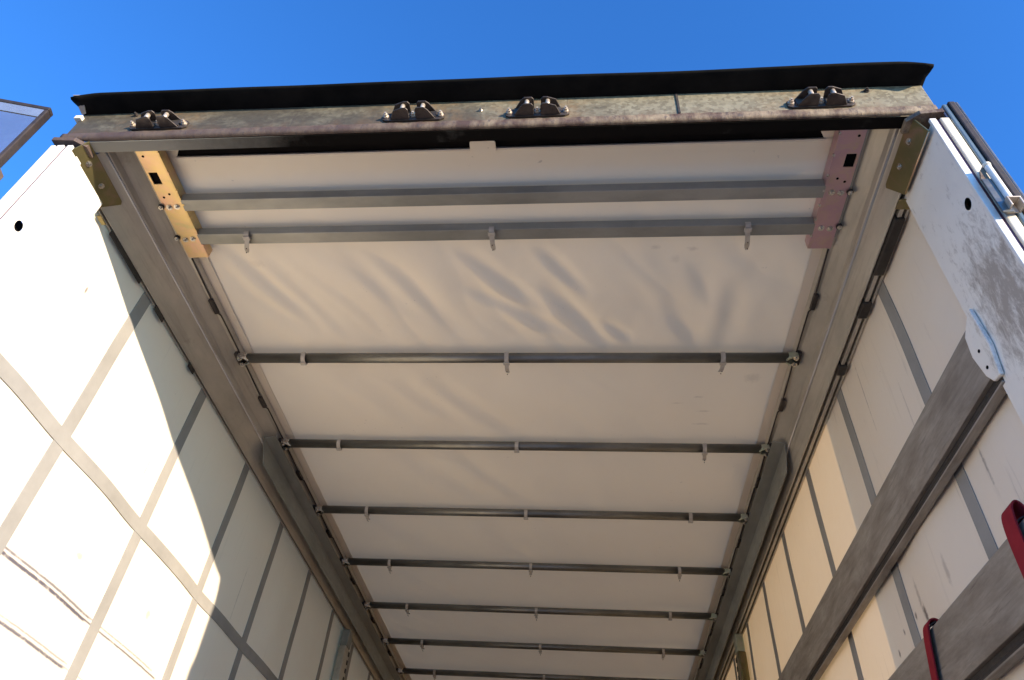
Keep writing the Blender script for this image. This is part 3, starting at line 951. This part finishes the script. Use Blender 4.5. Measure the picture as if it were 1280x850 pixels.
def side_curtain(s):
    side = 'sunlit' if s < 0 else 'shaded'
    lab = ('white side curtain crossed by a grey horizontal band, its near half in bright sun' if s < 0 else
           'white side curtain in shade behind the two grey side boards')
    o = thing('side_curtain', lab, 'curtain', (s * CX, 6.6, 1.2), 'side curtains hanging from the roof rails')
    bm = bmesh.new()
    ys = [.10 + .03 * k for k in range(int(5.5 / .03))]
    y = ys[-1]
    while y < LEN:
        y += .2
        ys.append(min(LEN, y))
    zs = [1.15 + .035 * k for k in range(int(2.44 / .035))] + [3.605]
    rows = [[bm.verts.new((s * (CX + cdx(y, z)), y, z)) for z in zs] for y in ys]
    for a, b in zip(rows[:-1], rows[1:]):
        for i in range(len(zs) - 1):
            bm.faces.new((a[i], a[i + 1], b[i + 1], b[i]))
    obj('sheet', bm, 'curtain', o, smooth=True)
    def strip(name, ya, yb, za, zb, off, nseg_y, nseg_z, mat):
        bm = bmesh.new()
        gi, go = [], []
        for i in range(nseg_y + 1):
            y = ya + (yb - ya) * i / nseg_y
            ri, ro = [], []
            for j in range(nseg_z + 1):
                z = za + (zb - za) * j / nseg_z
                x = CX + cdx(y, z)
                ri.append(bm.verts.new((s * (x - off), y, z)))
                ro.append(bm.verts.new((s * (x - .0006), y, z)))
            gi.append(ri); go.append(ro)
        for G in (gi, go):
            for a, b in zip(G[:-1], G[1:]):
                for j in range(nseg_z):
                    bm.faces.new((a[j], a[j + 1], b[j + 1], b[j]))
        for j in range(nseg_z):
            bm.faces.new((gi[0][j], gi[0][j + 1], go[0][j + 1], go[0][j]))
            bm.faces.new((gi[-1][j], gi[-1][j + 1], go[-1][j + 1], go[-1][j]))
        for i in range(nseg_y):
            bm.faces.new((gi[i][0], gi[i + 1][0], go[i + 1][0], go[i][0]))
            bm.faces.new((gi[i][-1], gi[i + 1][-1], go[i + 1][-1], go[i][-1]))
        return obj(name, bm, mat, o)
    for k in range(9):
        yc = (.600 if s < 0 else .580) + .533 * k
        strip('vertical_strap', yc - .026, yc + .026, 1.2, 3.59, .0030, 3, 68, 'strap')
    strip('horizontal_band', .150, LEN - .05, 2.921, 2.969, .0042, 300, 2, 'strap')
    if s < 0:
        strip('horizontal_band', .262, LEN - .05, 2.06, 2.108, .0042, 300, 2, 'strap')
    return o

side_curtain(-1)
side_curtain(1)

# ================================================================== side boards on the right
def side_board(z0, z1, label, y0):
    o = thing('side_board', label, 'side board', (1.22, 3.3, z0), 'weathered side boards along the right curtain')
    zl = z0 - .028
    bm = prism(bmesh.new(), [(1.232, z0), (1.214, z0), (1.212, z0 + .01), (1.212, z1 - .006), (1.216, z1), (1.232, z1)], 'y', y0, 6.6)
    obj('face_board', bm, 'board', o, bevel=.0015)
    bm = prism(bmesh.new(), [(1.240, z0 - .001), (1.2235, z0 - .001), (1.2225, z0 - .012), (1.2235, zl + .012), (1.219, zl + .008), (1.219, zl), (1.240, zl)], 'y', y0 + .004, 6.6)
    obj('lower_channel', bm, 'groove', o, bevel=.001)  # near-black colour stands in for the shade inside the gap
    obj('channel_lip', B((1.2165, y0 + .004, zl - .0055), (1.240, 6.6, zl - .0005)), 'board', o, bevel=.001)
    return o

side_board(2.884, 3.040, 'upper weathered grey side board slotted into the white post pocket', .215)
side_board(2.436, 2.595, 'lower grey side board with red webbing looped over it', .20)

# ================================================================== red straps looped over the lower board
def red_strap(y, label, w, loose, slant):
    o = thing('red_strap', label, 'strap', (1.2, y, 2.6), 'red webbing straps on the lower side board')
    def chaikin(P):
        for _ in range(2):
            Q = [P[0]]
            for a, b in zip(P[:-1], P[1:]):
                a, b = Vector(a), Vector(b)
                Q += [a * .75 + b * .25, a * .25 + b * .75]
            P = Q + [P[-1]]
        return P
    bm = bmesh.new()
    pts = [(1.238, y, 2.45), (1.238, y, 2.585), (1.234, y, 2.602 + loose * .4), (1.222, y, 2.612 + loose), (1.205, y, 2.606 + loose * .9), (1.1985, y + slant * .1, 2.585), (1.199, y + slant * .5, 2.50), (1.200, y + slant, 2.40), (1.200, y + slant * 1.6, 2.25), (1.205, y + slant * 2, 2.05)]
    ribbon(bm, chaikin(pts), (0, 1, 0), w, .004)
    obj('webbing', bm, 'red', o)
    bm = bmesh.new()
    pts2 = [(1.225, y + .004, 2.606), (1.2085, y + .008, 2.598), (1.2045, y + .012 + slant * .1, 2.58), (1.205, y + .012 + slant * .5, 2.50), (1.206, y + .012 + slant, 2.41)]
    ribbon(bm, chaikin(pts2), (0, 1, 0), w * .9, .003)
    obj('webbing_back', bm, 'redback', o)

red_strap(.915, 'narrow red webbing strap looped over the lower side board further in', .036, 0.0, .07)
red_strap(.385, 'wide slack red webbing strap standing proud of the lower side board near the door', .05, .03, .01)

# ================================================================== sliding posts deeper in the trailer
def sliding_post(s, y, label, w):
    o = thing('sliding_post', label, 'post', (s * 1.21, y, 1.2), 'sliding roof posts deep inside the trailer')
    bm = prism(bmesh.new(), [(s * 1.192, y - w), (s * 1.192, y + w), (s * 1.240, y + w * .8), (s * 1.240, y - w * .8)], 'z', 1.2, 3.44)
    obj('upright', bm, 'olive' if s > 0 else 'rail', o, bevel=.006)
    bm = B((s * 1.190, y - w * .75, 3.44), (s * 1.238, y + w * .75, 3.545))
    obj('head', bm, 'zincgreen' if s > 0 else 'guide', o, bevel=.006)
    bm = bmesh.new()
    for k in range(9):
        box(bm, (min(s * 1.1885, s * 1.192), y + w * .45, 3.40 - k * .05), (max(s * 1.1885, s * 1.192), y + w * .8, 3.425 - k * .05))
    obj('notch_strip', bm, 'darksteel', o)

sliding_post(-1, 3.52, 'grey brown sliding post under the left roof rail beside the shaded curtain', .055)
sliding_post(1, 3.36, 'olive sliding post under the right roof rail beside the glowing curtain', .05)
